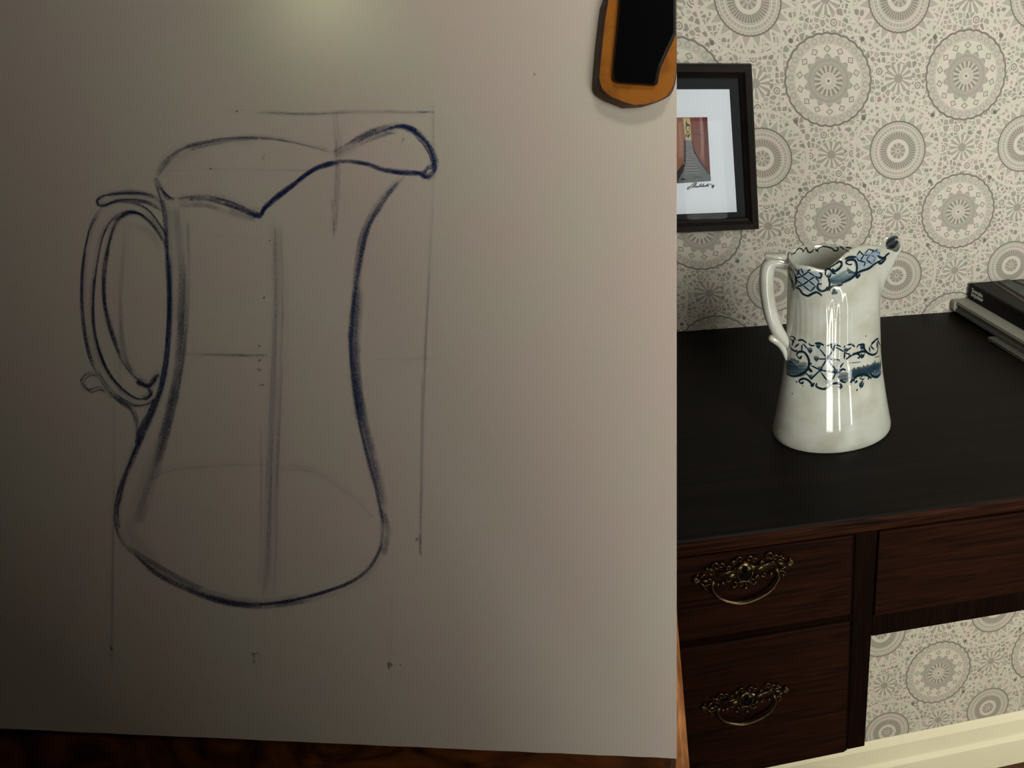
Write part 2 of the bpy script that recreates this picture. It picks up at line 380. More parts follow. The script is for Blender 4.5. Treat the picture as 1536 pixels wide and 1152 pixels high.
# brass pulls, drawn on the drawer front round the keyhole
K1 = ony(1030+785/9.035, 820+330/9.035, YD)
def pull(parent, centre):
    yb = YD
    def L(zx, zy, h=.0): 
        p = ony(1030+zx/9.035, 820+zy/9.035, YD); return Vector((p.x-K1.x+centre.x, yb-h, p.z-K1.z+centre.z))
    g = MB()
    # plate: bar and escutcheon
    bar = [(400,330),(500,330),(620,300),(700,240),(785,190),(860,225),(920,250),(1060,215),(1180,180),(1230,250),(1150,290),(1060,300),(920,345),(880,400),(790,440),(700,410),(640,390),(520,410),(420,420)]
    g.prism([L(a,b,-.0005) for a, b in bar], (0,-.0022,0))
    ring = [L(785+105*math.cos(q*math.pi/10), 318+125*math.sin(q*math.pi/10)-8*math.cos(q*math.pi/10), .003) for q in range(21)]
    g.tube(ring, .0011, 6)
    g.tube([L(440,330,.003),(L(540,312,.004)),L(650,295,.003)], .0013, 6)
    g.tube([L(930,225,.003),(L(1050,212,.004)),L(1160,185,.003)], .0013, 6)
    g.prism([L(a,b,.001) for a,b in [(515,370),(640,340),(690,400),(545,410)]],(0,-.0022,0))
    g.prism([L(a,b,.001) for a,b in [(915,265),(1050,235),(1060,300),(925,325)]],(0,-.0022,0))
    def curl(cx, cy, r, a0, turns, sgn=1, th=.0009, h=.0025):
        pts = []
        for k in range(15):
            t = k/14; a = a0+sgn*turns*2*math.pi*t; rr = r*(1-.72*t)
            pts.append(L(cx+rr*math.cos(a), cy+rr*math.sin(a), h))
        g.tube(pts, [th*(1.15-.4*k/14) for k in range(15)], 6)
    for c in [(720,160,55,2.6,.9,1),(850,145,50,.4,.9,-1),(640,200,38,3,.8,1),(915,165,40,0,.8,-1),
              (400,250,62,2.8,1,1),(470,240,45,.3,.9,-1),(330,330,58,3.6,.9,1),(300,440,50,2,.8,-1),(270,520,42,1.4,.8,1),
              (1130,110,60,3,1,1),(1200,130,48,0,.9,-1),(1250,190,55,.8,.9,-1),(1280,260,45,4,.8,1),(1300,330,42,1.8,.8,-1),
              (650,480,48,2.4,.8,-1),(730,490,42,3.4,.9,1),(820,480,46,.2,.8,-1),(900,440,50,.4,.9,1),(960,390,38,2.2,.8,1),
              (560,420,36,.2,.8,1),(1040,350,36,2.6,.8,-1),(570,270,36,3.2,.8,1),(1010,200,34,0,.8,-1)]:
        curl(*c)
    for a, b, r in [(275,270,.0017),(630,186,.0016),(825,152,.0015),(1272,98,.0017),(1395,130,.0015),(1288,195,.0015),(1268,296,.0016),
                    (425,480,.0019),(490,462,.0021),(1140,335,.0024),(800,528,.0021),(640,520,.0016),(930,455,.0018),(1300,350,.0014),
                    (205,378,.0015),(145,360,.0014),(330,290,.0016),(545,280,.0013),(1005,185,.0014),(1090,125,.0013),(940,378,.0015)]:
        g.ball(L(a,b,.0032), r)
    # leaf finials at both ends
    for cx, cy, s in ((140,430,-1),(1390,200,1)):
        for k in range(-3, 4):
            a = k*.42
            ex, ey = cx+s*70*math.cos(a), cy+62*math.sin(a)-s*10
            g.tube([L(cx-s*45,cy,.0015), L((cx+ex)/2,(cy+ey)/2,.0035), L(ex,ey,.0012)], [.0012,.0018,.0004], 6)
        g.tube([L(cx-s*60,cy+10,.002), L(cx-s*110,cy+5,.003), L(cx-s*170,cy-s*20,.002)],[.0016,.0022,.0014],6)
        g.tube([L(cx-s*40,cy+40,.002), L(cx-s*100,cy+75,.003), L(cx-s*140,cy+115,.002)],[.001,.0013,.0008],6)
        g.tube([L(cx-s*40,cy-40,.002), L(cx-s*90,cy-75,.003), L(cx-s*130,cy-70,.002)],[.001,.0013,.0008],6)
    # bail posts
    g.tube([L(355,465,-.0005),L(355,465,.005)],.0028,8); g.tube([L(1215,285,-.0005),L(1215,285,.005)],.0028,8)
    g.build('escutcheon_plate', m_brass, parent, smooth=True)
    kh = MB()
    kh.prism([L(785+42*math.cos(q*math.pi/8), 285+45*math.sin(q*math.pi/8), .0018) for q in range(16)],(0,-.0006,0))
    kh.prism([L(a,b,.0018) for a,b in [(765,300),(812,300),(826,425),(752,430)]],(0,-.0006,0))
    kh.build('keyhole', m_key, parent)
    bl = MB()
    arc = [(355,465),(352,530),(400,600),(480,655),(600,688),(740,695),(880,660),(1020,600),(1130,530),(1205,440),(1245,370),(1235,300),(1215,285)]
    pts = catmull([L(a,b,.004+.003*math.sin(math.pi*i/12)) for i,(a,b) in enumerate(arc)], 4)
    n = len(pts); rr = [.0012+.0019*math.exp(-((i/n-.47)/.24)**2) for i in range(n)]
    bl.tube(pts, rr, 8)
    for i in range(int(n*.22), int(n*.74), 2): bl.ball(pts[i]+Vector((0,-.0012,-.0016)), .0011, (1.3,.8,.8), 6, 4)
    bl.build('bail_handle', m_brass, parent, smooth=True)
pull(d1, K1)
K2 = ony(1030+805/9.035, 1005+380/9.035, YD)
pull(d2, K2)

# ------------------------------------------------------------ ceramic jug
JX, JY = .1500, .722
prof_j = [(-.5,.0765),(-.4985,.0785),(-.492,.0782),(-.478,.0752),(-.447,.0692),(-.416,.0637),(-.387,.0599),(-.358,.0578),(-.3306,.0560),(-.304,.0551),(-.291,.0553),(-.270,.0562),(-.24,.0570)]
prof_j = prof_j[:1]+prof_j[1:]
def rprof(z):
    for (z0,r0),(z1,r1) in zip(prof_j, prof_j[1:]):
        if z <= z1:
            t = max(0,(z-z0)/(z1-z0)); return r0+(r1-r0)*t
    return prof_j[-1][1]
RY = .70
def ryk(k): t = max(0, min(1, (-.40-k)/.09)); return .672+.055*t
rim_px = [(1181.5,380,0),(1183,390,-.018),(1191,398,-.032),(1212,402,-.040),(1236,407,-.041),(1250,398,-.039),(1266,385,-.034),(1280,375,-.026),(1296,370,-.017),(1312,370,-.011),(1326,373,-.007),(1338,377,-.004),(1347,379.5,.000),(1352,374,.006),(1353.5,366,.012),(1350,358,.018),(1341,354.5,.022),(1332,357.5,.022),(1325,364,.020),(1310,371,.020),(1293,373.5,.025),(1275,372,.032),(1255,368.5,.037),(1235,367,.040),(1212,368,.037),(1195,372,.028),(1185,376,.015)]
rim3 = [ony(a,b,JY+o)-Vector((JX,JY,0)) for a,b,o in rim_px]
rim = catmull(rim3, 8, True)
NR = len(rim)
phi = [math.atan2(p.y/RY, p.x) for p in rim]
NS = 90
def jug_pt(j, t, inset=0):
    p = rim[j]; ph = phi[j]; z0 = FL-.5
    z = z0 + t*(p.z-z0); r = rprof(z-FL)
    k = z-FL
    if inset == 0: r *= 1+.003*math.cos(44*ph)*max(0,min(1,(k+.392)/.02))*max(0,min(1,(-.285-k)/.02))
    r -= inset
    bx, by = r*math.cos(ph), r*ryk(k)*math.sin(ph)
    wt = max(0,(t-.70)/.30); wt = wt*wt*(1.6-.6*wt)
    ex, ey = p.x, p.y
    if inset:
        d = Vector((p.x-.0,p.y,0)); n_ = d.normalized(); ex -= n_.x*inset; ey -= n_.y*inset
    return Vector((JX+bx*(1-wt)+ex*wt, JY+by*(1-wt)+ey*wt, z))
jug = empty('ceramic_jug', (JX, JY, DT), 'white glazed ceramic jug with blue printed bands standing on the dark desk', 'jug')
jv, jf = [], []
ts = [0,.004,.012,.03] + [.03+.97*i/(NS) for i in range(1,NS+1)]
for t in ts: jv += [jug_pt(j,t) for j in range(NR)]
rows = len(ts)
top_mid = [jug_pt(j,1)*.5+jug_pt(j,1,.0036)*.5+Vector((0,0,.0016)) for j in range(NR)]
jv += top_mid; rows += 1
for t in [1-.97*i/40 for i in range(0,41)]: jv += [jug_pt(j,t,.0036) for j in range(NR)]; rows += 1
for i in range(rows-1):
    for j in range(NR): jf.append((i*NR+j, i*NR+(j+1)%NR, (i+1)*NR+(j+1)%NR, (i+1)*NR+j))
jf.append(tuple(range(NR))[::-1]); jf.append(tuple((rows-1)*NR+j for j in range(NR)))
def glaze():
    M, t, B = new_mat('ivory_glaze')
    tc = nd(t, 'ShaderNodeTexCoord')
    n = nd(t, 'ShaderNodeTexNoise'); n.inputs['Scale'].default_value = 30; n.inputs['Detail'].default_value = 7
    t.links.new(tc.outputs['Object'], n.inputs['Vector'])
    cr = nd(t, 'ShaderNodeValToRGB'); cr.color_ramp.elements[0].position = .3; cr.color_ramp.elements[1].position = .6
    cr.color_ramp.elements[0].color = srgb(176,176,156); cr.color_ramp.elements[1].color = srgb(199,201,188)
    t.links.new(n.outputs[0], cr.inputs[0]); t.links.new(cr.outputs[0], B.inputs['Base Color'])
    B.inputs['Roughness'].default_value = .06; B.inputs['Specular IOR Level'].default_value = .9
    n2 = nd(t, 'ShaderNodeTexNoise'); n2.inputs['Scale'].default_value = 90; n2.inputs['Detail'].default_value = 3
    t.links.new(tc.outputs['Object'], n2.inputs['Vector'])
    bu = nd(t, 'ShaderNodeBump'); bu.inputs['Strength'].default_value = .05; bu.inputs['Distance'].default_value = .0006
    t.links.new(n2.outputs[0], bu.inputs['Height']); t.links.new(bu.outputs[0], B.inputs['Normal'])
    return M
m_glaze = glaze()
body = mesh_obj('jug_body', jv, jf, m_glaze, jug, True)
outer_f = [f for f in jf if len(f) == 4]
bvh = BVHTree.FromPolygons([Vector(v) for v in jv], outer_f)
# handle
yh = JY-.004
hp = [(1184,396),(1172,392.5),(1161,392),(1153.5,398),(1150.3,408),(1149.8,425),(1151.8,447),(1156,469),(1162,487),(1169,501),(1178,511),(1184,514)]
pts = catmull([ony(a,b,yh) for a,b in hp], 6)
n = len(pts)
hb = MB(); hb.tube(pts, [.0072+.0012*math.sin(i/n*3.1) for i in range(n)], 14, flat=1.0)
cap = [ony(a,b,yh-.007) for a,b in [(1147.5,385.5),(1150,384.2),(1162,385),(1174,384.5),(1181,386),(1181,394),(1172,391),(1160,390.3),(1151,390.5),(1148,389)]]
hb.prism(cap, (0,.014,0))
hb.build('handle', m_glaze, jug, smooth=True)
lf = MB()
lp = [ony(a,b,yh-.003) for a,b in [(1157.5,507.5),(1164,511),(1171,517),(1176.5,527),(1180,540)]]
lf.tube(catmull(lp,5), [.0042+.0016*math.sin(i/20*math.pi)-.0026*i/20 for i in range(21)], 10)
lf.ball(ony(1157.5,507.5,yh-.003), .0042)
lf.build('handle_leaf', m_glaze, jug, smooth=True)

# printed decoration: ribbons laid on the glaze
class Ink:
    def __init__(s): s.v=[]; s.f=[]; s.c=[]
    def ribbon(s, P, N, W, A, col):
        n0 = len(s.v); L = len(P)
        for i in range(L):
            t = (P[min(i+1,L-1)]-P[max(i-1,0)])
            if t.length < 1e-9: t = Vector((1,0,0))
            side = N[i].cross(t).normalized()
            for k, al in ((-1,0),(-.45,1),(.45,1),(1,0)):
                s.v.append(P[i]+side*W[i]*.5*k); s.c.append((col[0],col[1],col[2],A[i]*al))
        for i in range(L-1):
            for k in range(3): a = n0+i*4+k; s.f.append((a,a+1,a+5,a+4))
navy = srgb(14,36,50); teal = srgb(38,72,88); pale = srgb(120,150,165)
def jug_deco():
    I = Ink(); J2 = Ink(); cur = [I]; cnt = [0]
    def stroke(pp, w, a=.98, col=navy, sm=5, mirror=True, inner=False):
        cnt[0] += 1
        pts = catmull([Vector((x,y,0)) for x,y in pp], sm) if len(pp) > 2 else [Vector((*pp[0],0)).lerp(Vector((*pp[1],0)), k/8) for k in range(9)]
        P=[];N=[];W=[];A=[]
        Lp = len(pts)
        def flush():
            nonlocal P,N,W,A
            if len(P) > 1:
                cur[0].ribbon(P,N,W,A,col)
                if mirror:
                    P2,N2,W2 = [],[],[]
                    for p,nn,ww in zip(P,N,W):
                        q = Vector((p.x, 2*JY-p.y, p.z)); d = Vector((JX-q.x, JY-q.y, 0)).normalized()
                        h = bvh.ray_cast(q-d*.03, d)
                        if h[0] is None or (h[0]-q).length > .014: break
                        P2.append(h[0]-d*.0003); N2.append(-d); W2.append(ww)
                    if len(P2) > 1: cur[0].ribbon(P2,N2,W2,A[:len(P2)],col)
            P,N,W,A=[],[],[],[]
        for i, p in enumerate(pts):
            d = ray(p.x, p.y).normalized(); h = bvh.ray_cast(CAM, d)
            bad = h[0] is None or (not inner and (h[0].y > JY+.004 or h[1].dot(Vector((h[0].x-JX, h[0].y-JY, 0))) < 0 and h[0].y > JY-.02 and False))
            if bad or (P and (h[0]-P[-1]).length > .012): flush()
            if bad: continue
            nn = h[1]; nn = nn if nn.dot(d) < 0 else -nn
            P.append(h[0]+nn*(.00018+cnt[0]*8e-7)); N.append(nn)
            k = min(1, .45+2.2*min(i, Lp-1-i)/Lp)
            W.append(w*k*1.75*(h[0]-CAM).length/F); A.append(a)
        flush()
    zb = lambda a: [(1160+x/8.533, 480+y/8.533) for x,y in a]      # middle band
    zt = lambda a: [(1160+x/7.68, 340+y/7.68) for x,y in a]        # top band
    # --- washes
    for y0, a in ((560,.45),(600,.5),(640,.55),(680,.5)):
        stroke(zb([(165,y0),(250,y0+18),(340,y0+14),(430,y0-6)]), 6.5, a, teal)
    for k in range(6):
        stroke(zb([(150+k*14,470+k*14),(170+k*20,560),(200+k*26,640)]), 2.2, .45, teal)
    stroke(zb([(200,540),(250,510),(300,530),(330,520)]), 4.5, .6, teal)
    for y0, x0, a in ((640,985,.22),(670,990,.35),(700,1000,.4),(725,1010,.3)):
        stroke(zb([(x0,y0),(1090,y0-12),(1200,y0-30),(1290,y0-60),(1370,y0-85)]), 5.5, a, teal)
    for x in range(985, 1380, 24):
        top = 650-(x-985)*.30-random.random()*45
        stroke(zb([(x,top),(x+2,top+60),(x,top+130)]), 3.6, .62, srgb(30,60,74))
    stroke(zb([(1210,640),(1300,600),(1375,580)]), 7, .5, srgb(40,80,105)); stroke(zb([(1270,690),(1330,700),(1380,660)]), 8, .6, srgb(40,85,115))
    for y0 in (690,730,765): stroke(zb([(850,y0),(900,y0+8),(960,y0)]), 5.5, .5, teal)
    stroke(zb([(970,548),(1040,545),(1120,535)]), 1.4, .6, teal); stroke(zb([(1295,480),(1360,462)]), 1.6, .5, teal)
    for y0 in range(330,800,42): stroke(zb([(470,y0),(650,y0+12),(840,y0+6)]), 5.5, .08, srgb(150,185,200))
    # --- lattice
    for l in ([(590,365),(690,490)],[(795,350),(690,490)],[(800,350),(905,405)],[(570,497),(690,500)],[(690,500),(850,510)],[(690,490),(600,640)],
              [(710,520),(800,640)],[(600,640),(480,580)],[(600,640),(800,675)],[(600,640),(490,750)],[(610,670),(700,790)],[(800,675),(745,790)],
              [(845,515),(850,600)],[(915,400),(908,500)],[(925,400),(1000,350)],[(920,420),(1000,450)],[(420,680),(480,740)],[(380,300),(440,370)],[(370,310),(365,400)],[(270,230),(240,330)],[(210,230),(270,290)],[(330,300),(280,350)],
              [(1320,250),(1240,330)],[(1330,250),(1370,330)],[(1240,330),(1290,380)],[(1225,345),(1240,410)],[(1325,270),(1325,360)]):
        stroke(zb(l), 2.0, .95)
    for x,y,s in ((575,340,7),(760,350,7),(470,400,7.5),(550,505,7),(695,490,6),(600,640,7),(795,670,6.5),(485,740,6.5),(1135,350,8),(1125,840,8),(700,800,5),(930,390,5)):
        stroke(zb([(x-26,y),(x,y-8),(x+26,y+4)]), s, .72, teal); stroke(zb([(x-20,y-14),(x+8,y+10),(x+22,y-12)]), 2, .8)
    # --- scrolls
    for s, w_ in (([(185,205),(200,300),(235,370),(290,400),(310,380)],2.2),([(200,215),(260,215),(295,260)],1.8),([(310,470),(305,430),(340,405),(400,415),(445,480),(460,560),(430,640),(350,700),(250,720),(180,690)],3),
                  ([(310,470),(345,490),(365,455)],2.4),([(440,560),(480,560),(485,545)],2),([(445,600),(480,650),(495,640)],3.6),([(315,265),(370,255),(430,295)],2.4),
                  ([(455,295),(480,325),(530,325)],2),([(530,300),(590,296),(650,325)],2.6),([(680,335),(770,308),(865,340)],2.4),([(945,320),(1000,312),(1045,345)],2.2),
                  ([(1070,355),(1090,320),(1150,315),(1165,370),(1205,420),(1270,445),(1320,420),(1340,350),(1330,290)],2.7),([(1250,300),(1320,245),(1345,240)],2.2),
                  ([(930,505),(1000,450),(1080,420),(1150,400),(1180,420)],3.2),([(1060,430),(1105,450),(1100,480),(1075,485)],2.4),([(1130,430),(1135,480),(1165,430)],3),
                  ([(925,650),(905,630),(865,640),(835,690),(850,750),(890,790),(930,800)],2.8),([(900,545),(860,600),(845,650)],2),
                  ([(330,800),(345,765),(400,750),(460,780),(500,830),(520,830)],2.8),([(335,800),(370,810),(385,785)],2.4),([(480,830),(500,845),(525,800)],2.6),
                  ([(560,805),(550,845),(600,875),(660,880),(710,850),(730,820)],2.8),([(750,850),(770,815),(830,810),(870,840),(860,870),(830,850)],2.8),
                  ([(1035,790),(1040,740),(1100,705),(1180,700),(1240,735),(1255,750)],2.7),([(985,830),(1000,780),(1040,760)],3),([(1040,800),(1065,790),(1060,770)],2.6),
                  ([(1240,680),(1270,720),(1330,725),(1370,690)],3),([(1100,740),(1140,760),(1165,745)],1.5),([(1145,760),(1130,800),(1100,850)],1.3)):
        stroke(zb(s), w_)
    for x,y in ((300,790),(500,840),(990,820),(1215,750),(1070,895),(910,340)): stroke(zb([(x-8,y-4),(x+8,y+4)]), 2.6)
    for x,y in ((1183,203),(245,940),(380,845)): stroke(zb([(x-6,y),(x+7,y+3)]), 1.6, .8, srgb(50,52,45), mirror=False)
    # --- top band
    cur[0] = J2
    for x0,y0,x1,y1 in ((260,500,560,560),(250,550,560,620),(260,610,560,680),(290,670,560,740),(900,380,1240,270),(930,440,1230,310),(960,480,1200,380)):
        stroke(zt([(x0,y0),((x0+x1)/2,(y0+y1)/2+6),(x1,y1)]), 7.5, .4, srgb(150,178,200))
    for l in ([(250,480),(330,570)],[(330,570),(400,520)],[(400,520),(480,570)],[(330,570),(410,620)],[(250,600),(330,570)],[(250,600),(340,670)],[(340,670),(410,620)],[(410,620),(480,680)],[(410,620),(490,565)],
              [(340,670),(430,745)],[(430,745),(490,680)],[(280,690),(340,670)],[(480,570),(530,640)],[(300,490),(280,560)],[(320,480),(345,540)],[(390,515),(430,490)],
              [(985,280),(1040,330)],[(1040,330),(1100,255)],[(1040,330),(1000,390)],[(1040,330),(1110,325)],[(1110,325),(1170,270)],[(1110,325),(1180,350)],[(1110,325),(1070,385)],[(1180,350),(1140,420)],
              [(1180,280),(1230,310)],[(1070,385),(1140,430)],[(980,390),(1060,410)],[(1060,410),(1040,460)],[(1200,255),(1160,300)],[(1100,260),(1180,285)],[(960,330),(1000,275)],[(960,360),(985,400)]):
        stroke(zt(l), 1.8, .95)
    for x0,y0,x1,y1 in ((620,560,800,440),(640,600,860,500),(650,630,900,560),(660,610,920,520)):
        stroke(zt([(x0,y0),((x0+x1)/2,(y0+y1)/2+12),(x1,y1)]), 4.5, .45, srgb(70,115,130))
    stroke(zt([(640,600),(700,640),(800,630),(890,590),(940,520)]), 5.5, .6, teal)
    for k in range(8): stroke(zt([(850+k*13,470+k*9),(870+k*10,540)]), 2.2, .5, teal)
    for s, w_ in (([(170,460),(190,560),(220,640),(240,720)],4.5),([(175,470),(230,520),(262,590),(255,660),(215,700)],3.2),([(225,740),(245,705),(300,715),(340,770),(400,795),(450,770),(500,755),(545,780),(560,800)],2.9),
                  ([(490,570),(540,590),(555,545),(525,530)],2.6),([(600,560),(605,500),(650,490),(690,530),(720,545)],2.6),([(605,560),(640,580),(665,545)],2.4),
                  ([(680,480),(710,510),(770,470),(785,415),(750,400),(735,430)],2.8),([(620,500),(700,440),(760,400)],2),
                  ([(820,375),(880,350),(960,350)],2.8),([(880,440),(840,420),(850,390),(920,380),(955,420),(960,500),(930,570),(850,620),(780,650)],3),([(880,440),(905,430)],2),
                  ([(520,640),(510,700),(550,740),(600,730),(620,690)],2.9),([(520,660),(560,655)],2.2),([(630,590),(650,660),(620,740)],2.4),([(640,740),(670,690),(740,680),(800,665)],2.6),
                  ([(980,590),(955,580),(975,530),(1030,505),(1100,480),(1180,420),(1270,370)],2.9),([(960,590),(990,560),(985,545)],3),([(1270,370),(1300,330),(1340,300)],2.6),([(1190,330),(1250,360),(1300,345)],3),
                  ([(1200,400),(1240,420),(1300,360)],3.5)):
        stroke(zt(s), w_)
    for x,y in ((700,730),(690,760),(720,755)): stroke(zt([(x-18,y),(x+20,y+5)]), 4.2, .7, teal)
    # inside of the back rim
    for s in ([(170,350),(180,300),(215,330)],[(170,300),(210,310),(250,300),(270,265),(310,250),(340,275),(330,300)],[(345,290),(375,240),(400,290),(440,290),(465,255)],[(480,260),(520,285)],
              [(500,285),(540,235),(600,228),(680,250),(700,275),(740,270),(745,240),(720,235)],[(760,230),(800,245),(810,265)],[(830,270),(840,240),(890,245),(910,250)],[(870,290),(840,275)]):
        stroke(zt(s), 1.9, .85, srgb(22,34,46), mirror=False, inner=True)
    # spout hollow
    for s in ([(1300,230),(1340,180),(1400,140)],[(1330,240),(1380,200),(1430,160)],[(1350,240),(1400,220),(1440,170)],[(1300,200),(1340,150),(1400,125),(1440,130)],[(1310,250),(1370,235),(1400,215)]):
        stroke(zt(s), 4.2, .7, srgb(38,44,54), mirror=False, inner=True)
    return I, J2
m_print = ink_mat('jug_print', 0, gloss=True)
for I in jug_deco(): mesh_obj('printed_band', I.v, I.f, m_print, body, cols=I.c)

# ------------------------------------------------------------ framed picture
YP = YW-.003
pf = empty('picture_frame', (ony(1015,230,YP).x, YP, ony(1015,345,YP).z), 'dark wooden picture frame holding a small alley painting on the patterned wall', 'picture')
yf_ = YW-.02
a_tr, a_br = ony(1128,97,yf_), ony(1139,345,yf_)
xr = a_tr.x; zt_ = a_tr.z; zb_ = a_br.z; xl = xr-.205; fw = .0175
m_frame = plain('stained_frame', srgb(26,20,16), .45, .15, noise=.35, nscale=30)
for q in ([(xl,zt_),(xr,zt_),(xr-fw,zt_-fw),(xl+fw,zt_-fw)],[(xr,zt_),(xr,zb_),(xr-fw,zb_+fw),(xr-fw,zt_-fw)],[(xr,zb_),(xl,zb_),(xl+fw,zb_+fw),(xr-fw,zb_+fw)],[(xl,zb_),(xl,zt_),(xl+fw,zt_-fw),(xl+fw,zb_+fw)]):
    g = MB(); (o0,o1,i1,i0) = q
    sec = [(0,YW-.0012),(0,YW-.016),(.12,YW-.02),(.55,YW-.0195),(.8,YW-.015),(1,YW-.013),(1,YW-.0012)]
    A0=[Vector((o0[0]+(i0[0]-o0[0])*k,y,o0[1]+(i0[1]-o0[1])*k)) for k,y in sec]; B0=[Vector((o1[0]+(i1[0]-o1[0])*k,y,o1[1]+(i1[1]-o1[1])*k)) for k,y in sec]
    ns = len(sec); g.add(A0+B0, [tuple(range(ns)),tuple(range(ns,2*ns))[::-1]]+[(i,(i+1)%ns,(i+1)%ns+ns,i+ns) for i in range(ns)])
    g.build('frame_rail', m_frame, pf)
ym = YW-.008
MB().box((xl+fw-.001,ym,zb_+fw-.001),(xr-fw+.001,ym+.004,zt_-fw+.001)).build('black_mount', plain('mount_black', srgb(24,27,30), .7, .3), pf)
def quad(px, Y): return [ony(a,b,Y) for a,b in px]
ypp = ym-.0014
mt = quad([(1097,134),(1102.5,318)], ypp)
MB().box((xl+.045,ypp,mt[1].z),((mt[0].x+mt[1].x)/2,ypp+.0013,mt[0].z)).build('white_sheet', plain('sheet_white', srgb(222,230,236), .7, .2, bump=.1), pf)
ya = ypp-.0004
art = Ink()
def flat(poly, col, k=0, a=1):
    n0 = len(art.v); P = quad([(1010+x/8.23,160+y/8.23) for x,y in poly], ya-k*4e-5)
    art.v += P; art.c += [(*col[:3],a)]*len(P); art.f.append(tuple(range(n0,n0+len(P))))
xl2 = -60
flat([(xl2,135),(420,130),(462,918),(xl2,950)], srgb(122,78,68), 0)
flat([(xl2,142),(120,140),(140,600),(55,800),(xl2,900)], srgb(140,100,80), 1)
flat([(118,140),(205,140),(222,410),(150,415)], srgb(184,170,122), 2)
flat([(325,130),(355,130),(385,380),(375,660),(345,640)], srgb(150,110,100), 2)
flat([(360,130),(420,130),(458,860),(400,760),(385,600)], srgb(98,52,48), 2)
flat([(215,150),(325,140),(330,620),(280,650),(240,520)], srgb(118,72,62), 2)
flat([(60,200),(100,210),(108,600),(70,640),(45,560)], srgb(158,116,92), 2)
flat([(130,420),(152,415),(168,560),(158,720),(110,800),(52,940),(48,800),(130,700)], srgb(52,50,54), 3)
flat([(222,410),(235,410),(262,540),(330,660),(455,830),(460,880),(360,770),(250,640)], srgb(50,42,46), 3)
flat([(150,415),(225,412),(250,560),(380,770),(462,850),(462,918),(52,948),(70,890),(150,750),(165,600)], srgb(104,108,108), 4)
flat([(70,890),(140,780),(380,770),(462,850),(462,918),(52,948)], srgb(96,108,106), 5)
for k in range(14):
    y = 425+k*25+k*k*.4; xa = 152+max(0,(10-k))*1.0-(k>9)*(k-9)*6; xb = 222+k*5+(k>8)*(k-8)*12
    flat([(xa,y),(xb,y-2),(xb+2,y+8+k*.3),(xa,y+9+k*.3)], srgb(150,146,150), 6)
    flat([(xa,y+9),(xb+2,y+8),(xb+2,y+14),(xa,y+15)], srgb(62,58,66), 6)
for poly in ([(150,200),(165,170),(172,210),(200,215),(205,240),(160,245)],[(148,240),(158,240),(175,320),(165,320)],[(200,230),(208,240),(195,320),(170,325),(168,312),(190,305)],[(150,350),(165,330),(172,350),(160,380),(152,380)],[(170,360),(200,330),(212,330),(185,395)]):
    flat(poly, srgb(60,60,42), 7)
for poly in ([(90,900),(110,880),(140,885),(180,900),(140,905),(95,910)],[(240,870),(340,860),(345,872),(240,880)],[(370,780),(400,800),(440,840),(410,820)],[(225,320),(350,345),(420,330),(350,355),(300,345),(225,328)],[(110,800),(135,770),(140,790),(90,840)]):
    flat(poly, srgb(52,56,58), 8)
m_art, t_, B_ = new_mat('art_paint'); a_ = nd(t_,'ShaderNodeAttribute', attribute_name='ink'); t_.links.new(a_.outputs['Color'], B_.inputs['Base Color']); B_.inputs['Roughness'].default_value = .7; B_.inputs['Specular IOR Level'].default_value = .1
art_o = mesh_obj('alley_painting', art.v, art.f, m_art, pf, cols=art.c)
sg = Ink()
def sig(pp, w=1.3, a=.95):
    P = [ony(1028+q.x/25.6,262+q.y/25.6,ya-.0003) for q in catmull([Vector((x,y,0)) for x,y in pp],4)]
    sg.ribbon(P,[Vector((0,-1,0))]*len(P),[w*1.15*.9/F*1.2]*len(P),[a]*len(P),srgb(38,46,40))
for s in ([(170,450),(90,500),(75,545),(100,565),(150,520),(260,400),(370,280)],[(240,530),(300,450),(370,370),(410,300),(425,340),(380,400),(330,450),(350,480),(400,455),(430,430),(410,480),(440,480),(480,440)],
          [(480,440),(460,480),(500,470),(560,410),(620,340),(560,420),(520,470),(570,430),(600,430),(590,470)],[(590,470),(640,430),(720,345),(670,410),(630,465),(680,450),(700,430),(700,460),(740,430),(725,460)],
          [(740,460),(800,410),(890,345),(830,410),(800,455),(850,430),(880,410),(860,445),(910,430)],[(930,390),(985,350)],[(990,480),(1030,470),(1040,400),(1000,400)],[(1010,470),(1050,460),(1075,400),(1060,440),(1110,400),(1070,480),(1050,530)]): sig(s)
mesh_obj('signature', sg.v, sg.f, ink_mat('signature_ink', 0), pf, cols=sg.c)
gm = bpy.data.materials.new('picture_glass'); gm.use_nodes = True; t = gm.node_tree; t.nodes.clear()
tr = nd(t,'ShaderNodeBsdfTransparent'); gl = nd(t,'ShaderNodeBsdfGlossy'); gl.inputs['Roughness'].default_value=.02
fr = nd(t,'ShaderNodeFresnel'); fr.inputs[0].default_value=1.12; mx = nd(t,'ShaderNodeMixShader'); ou = nd(t,'ShaderNodeOutputMaterial')
t.links.new(fr.outputs[0],mx.inputs[0]); t.links.new(tr.outputs[0],mx.inputs[1]); t.links.new(gl.outputs[0],mx.inputs[2]); t.links.new(mx.outputs[0],ou.inputs[0])
MB().box((xl+fw-.001,YW-.0125,zb_+fw-.001),(xr-fw+.001,YW-.0115,zt_-fw+.001)).build('glass_pane', gm, pf)

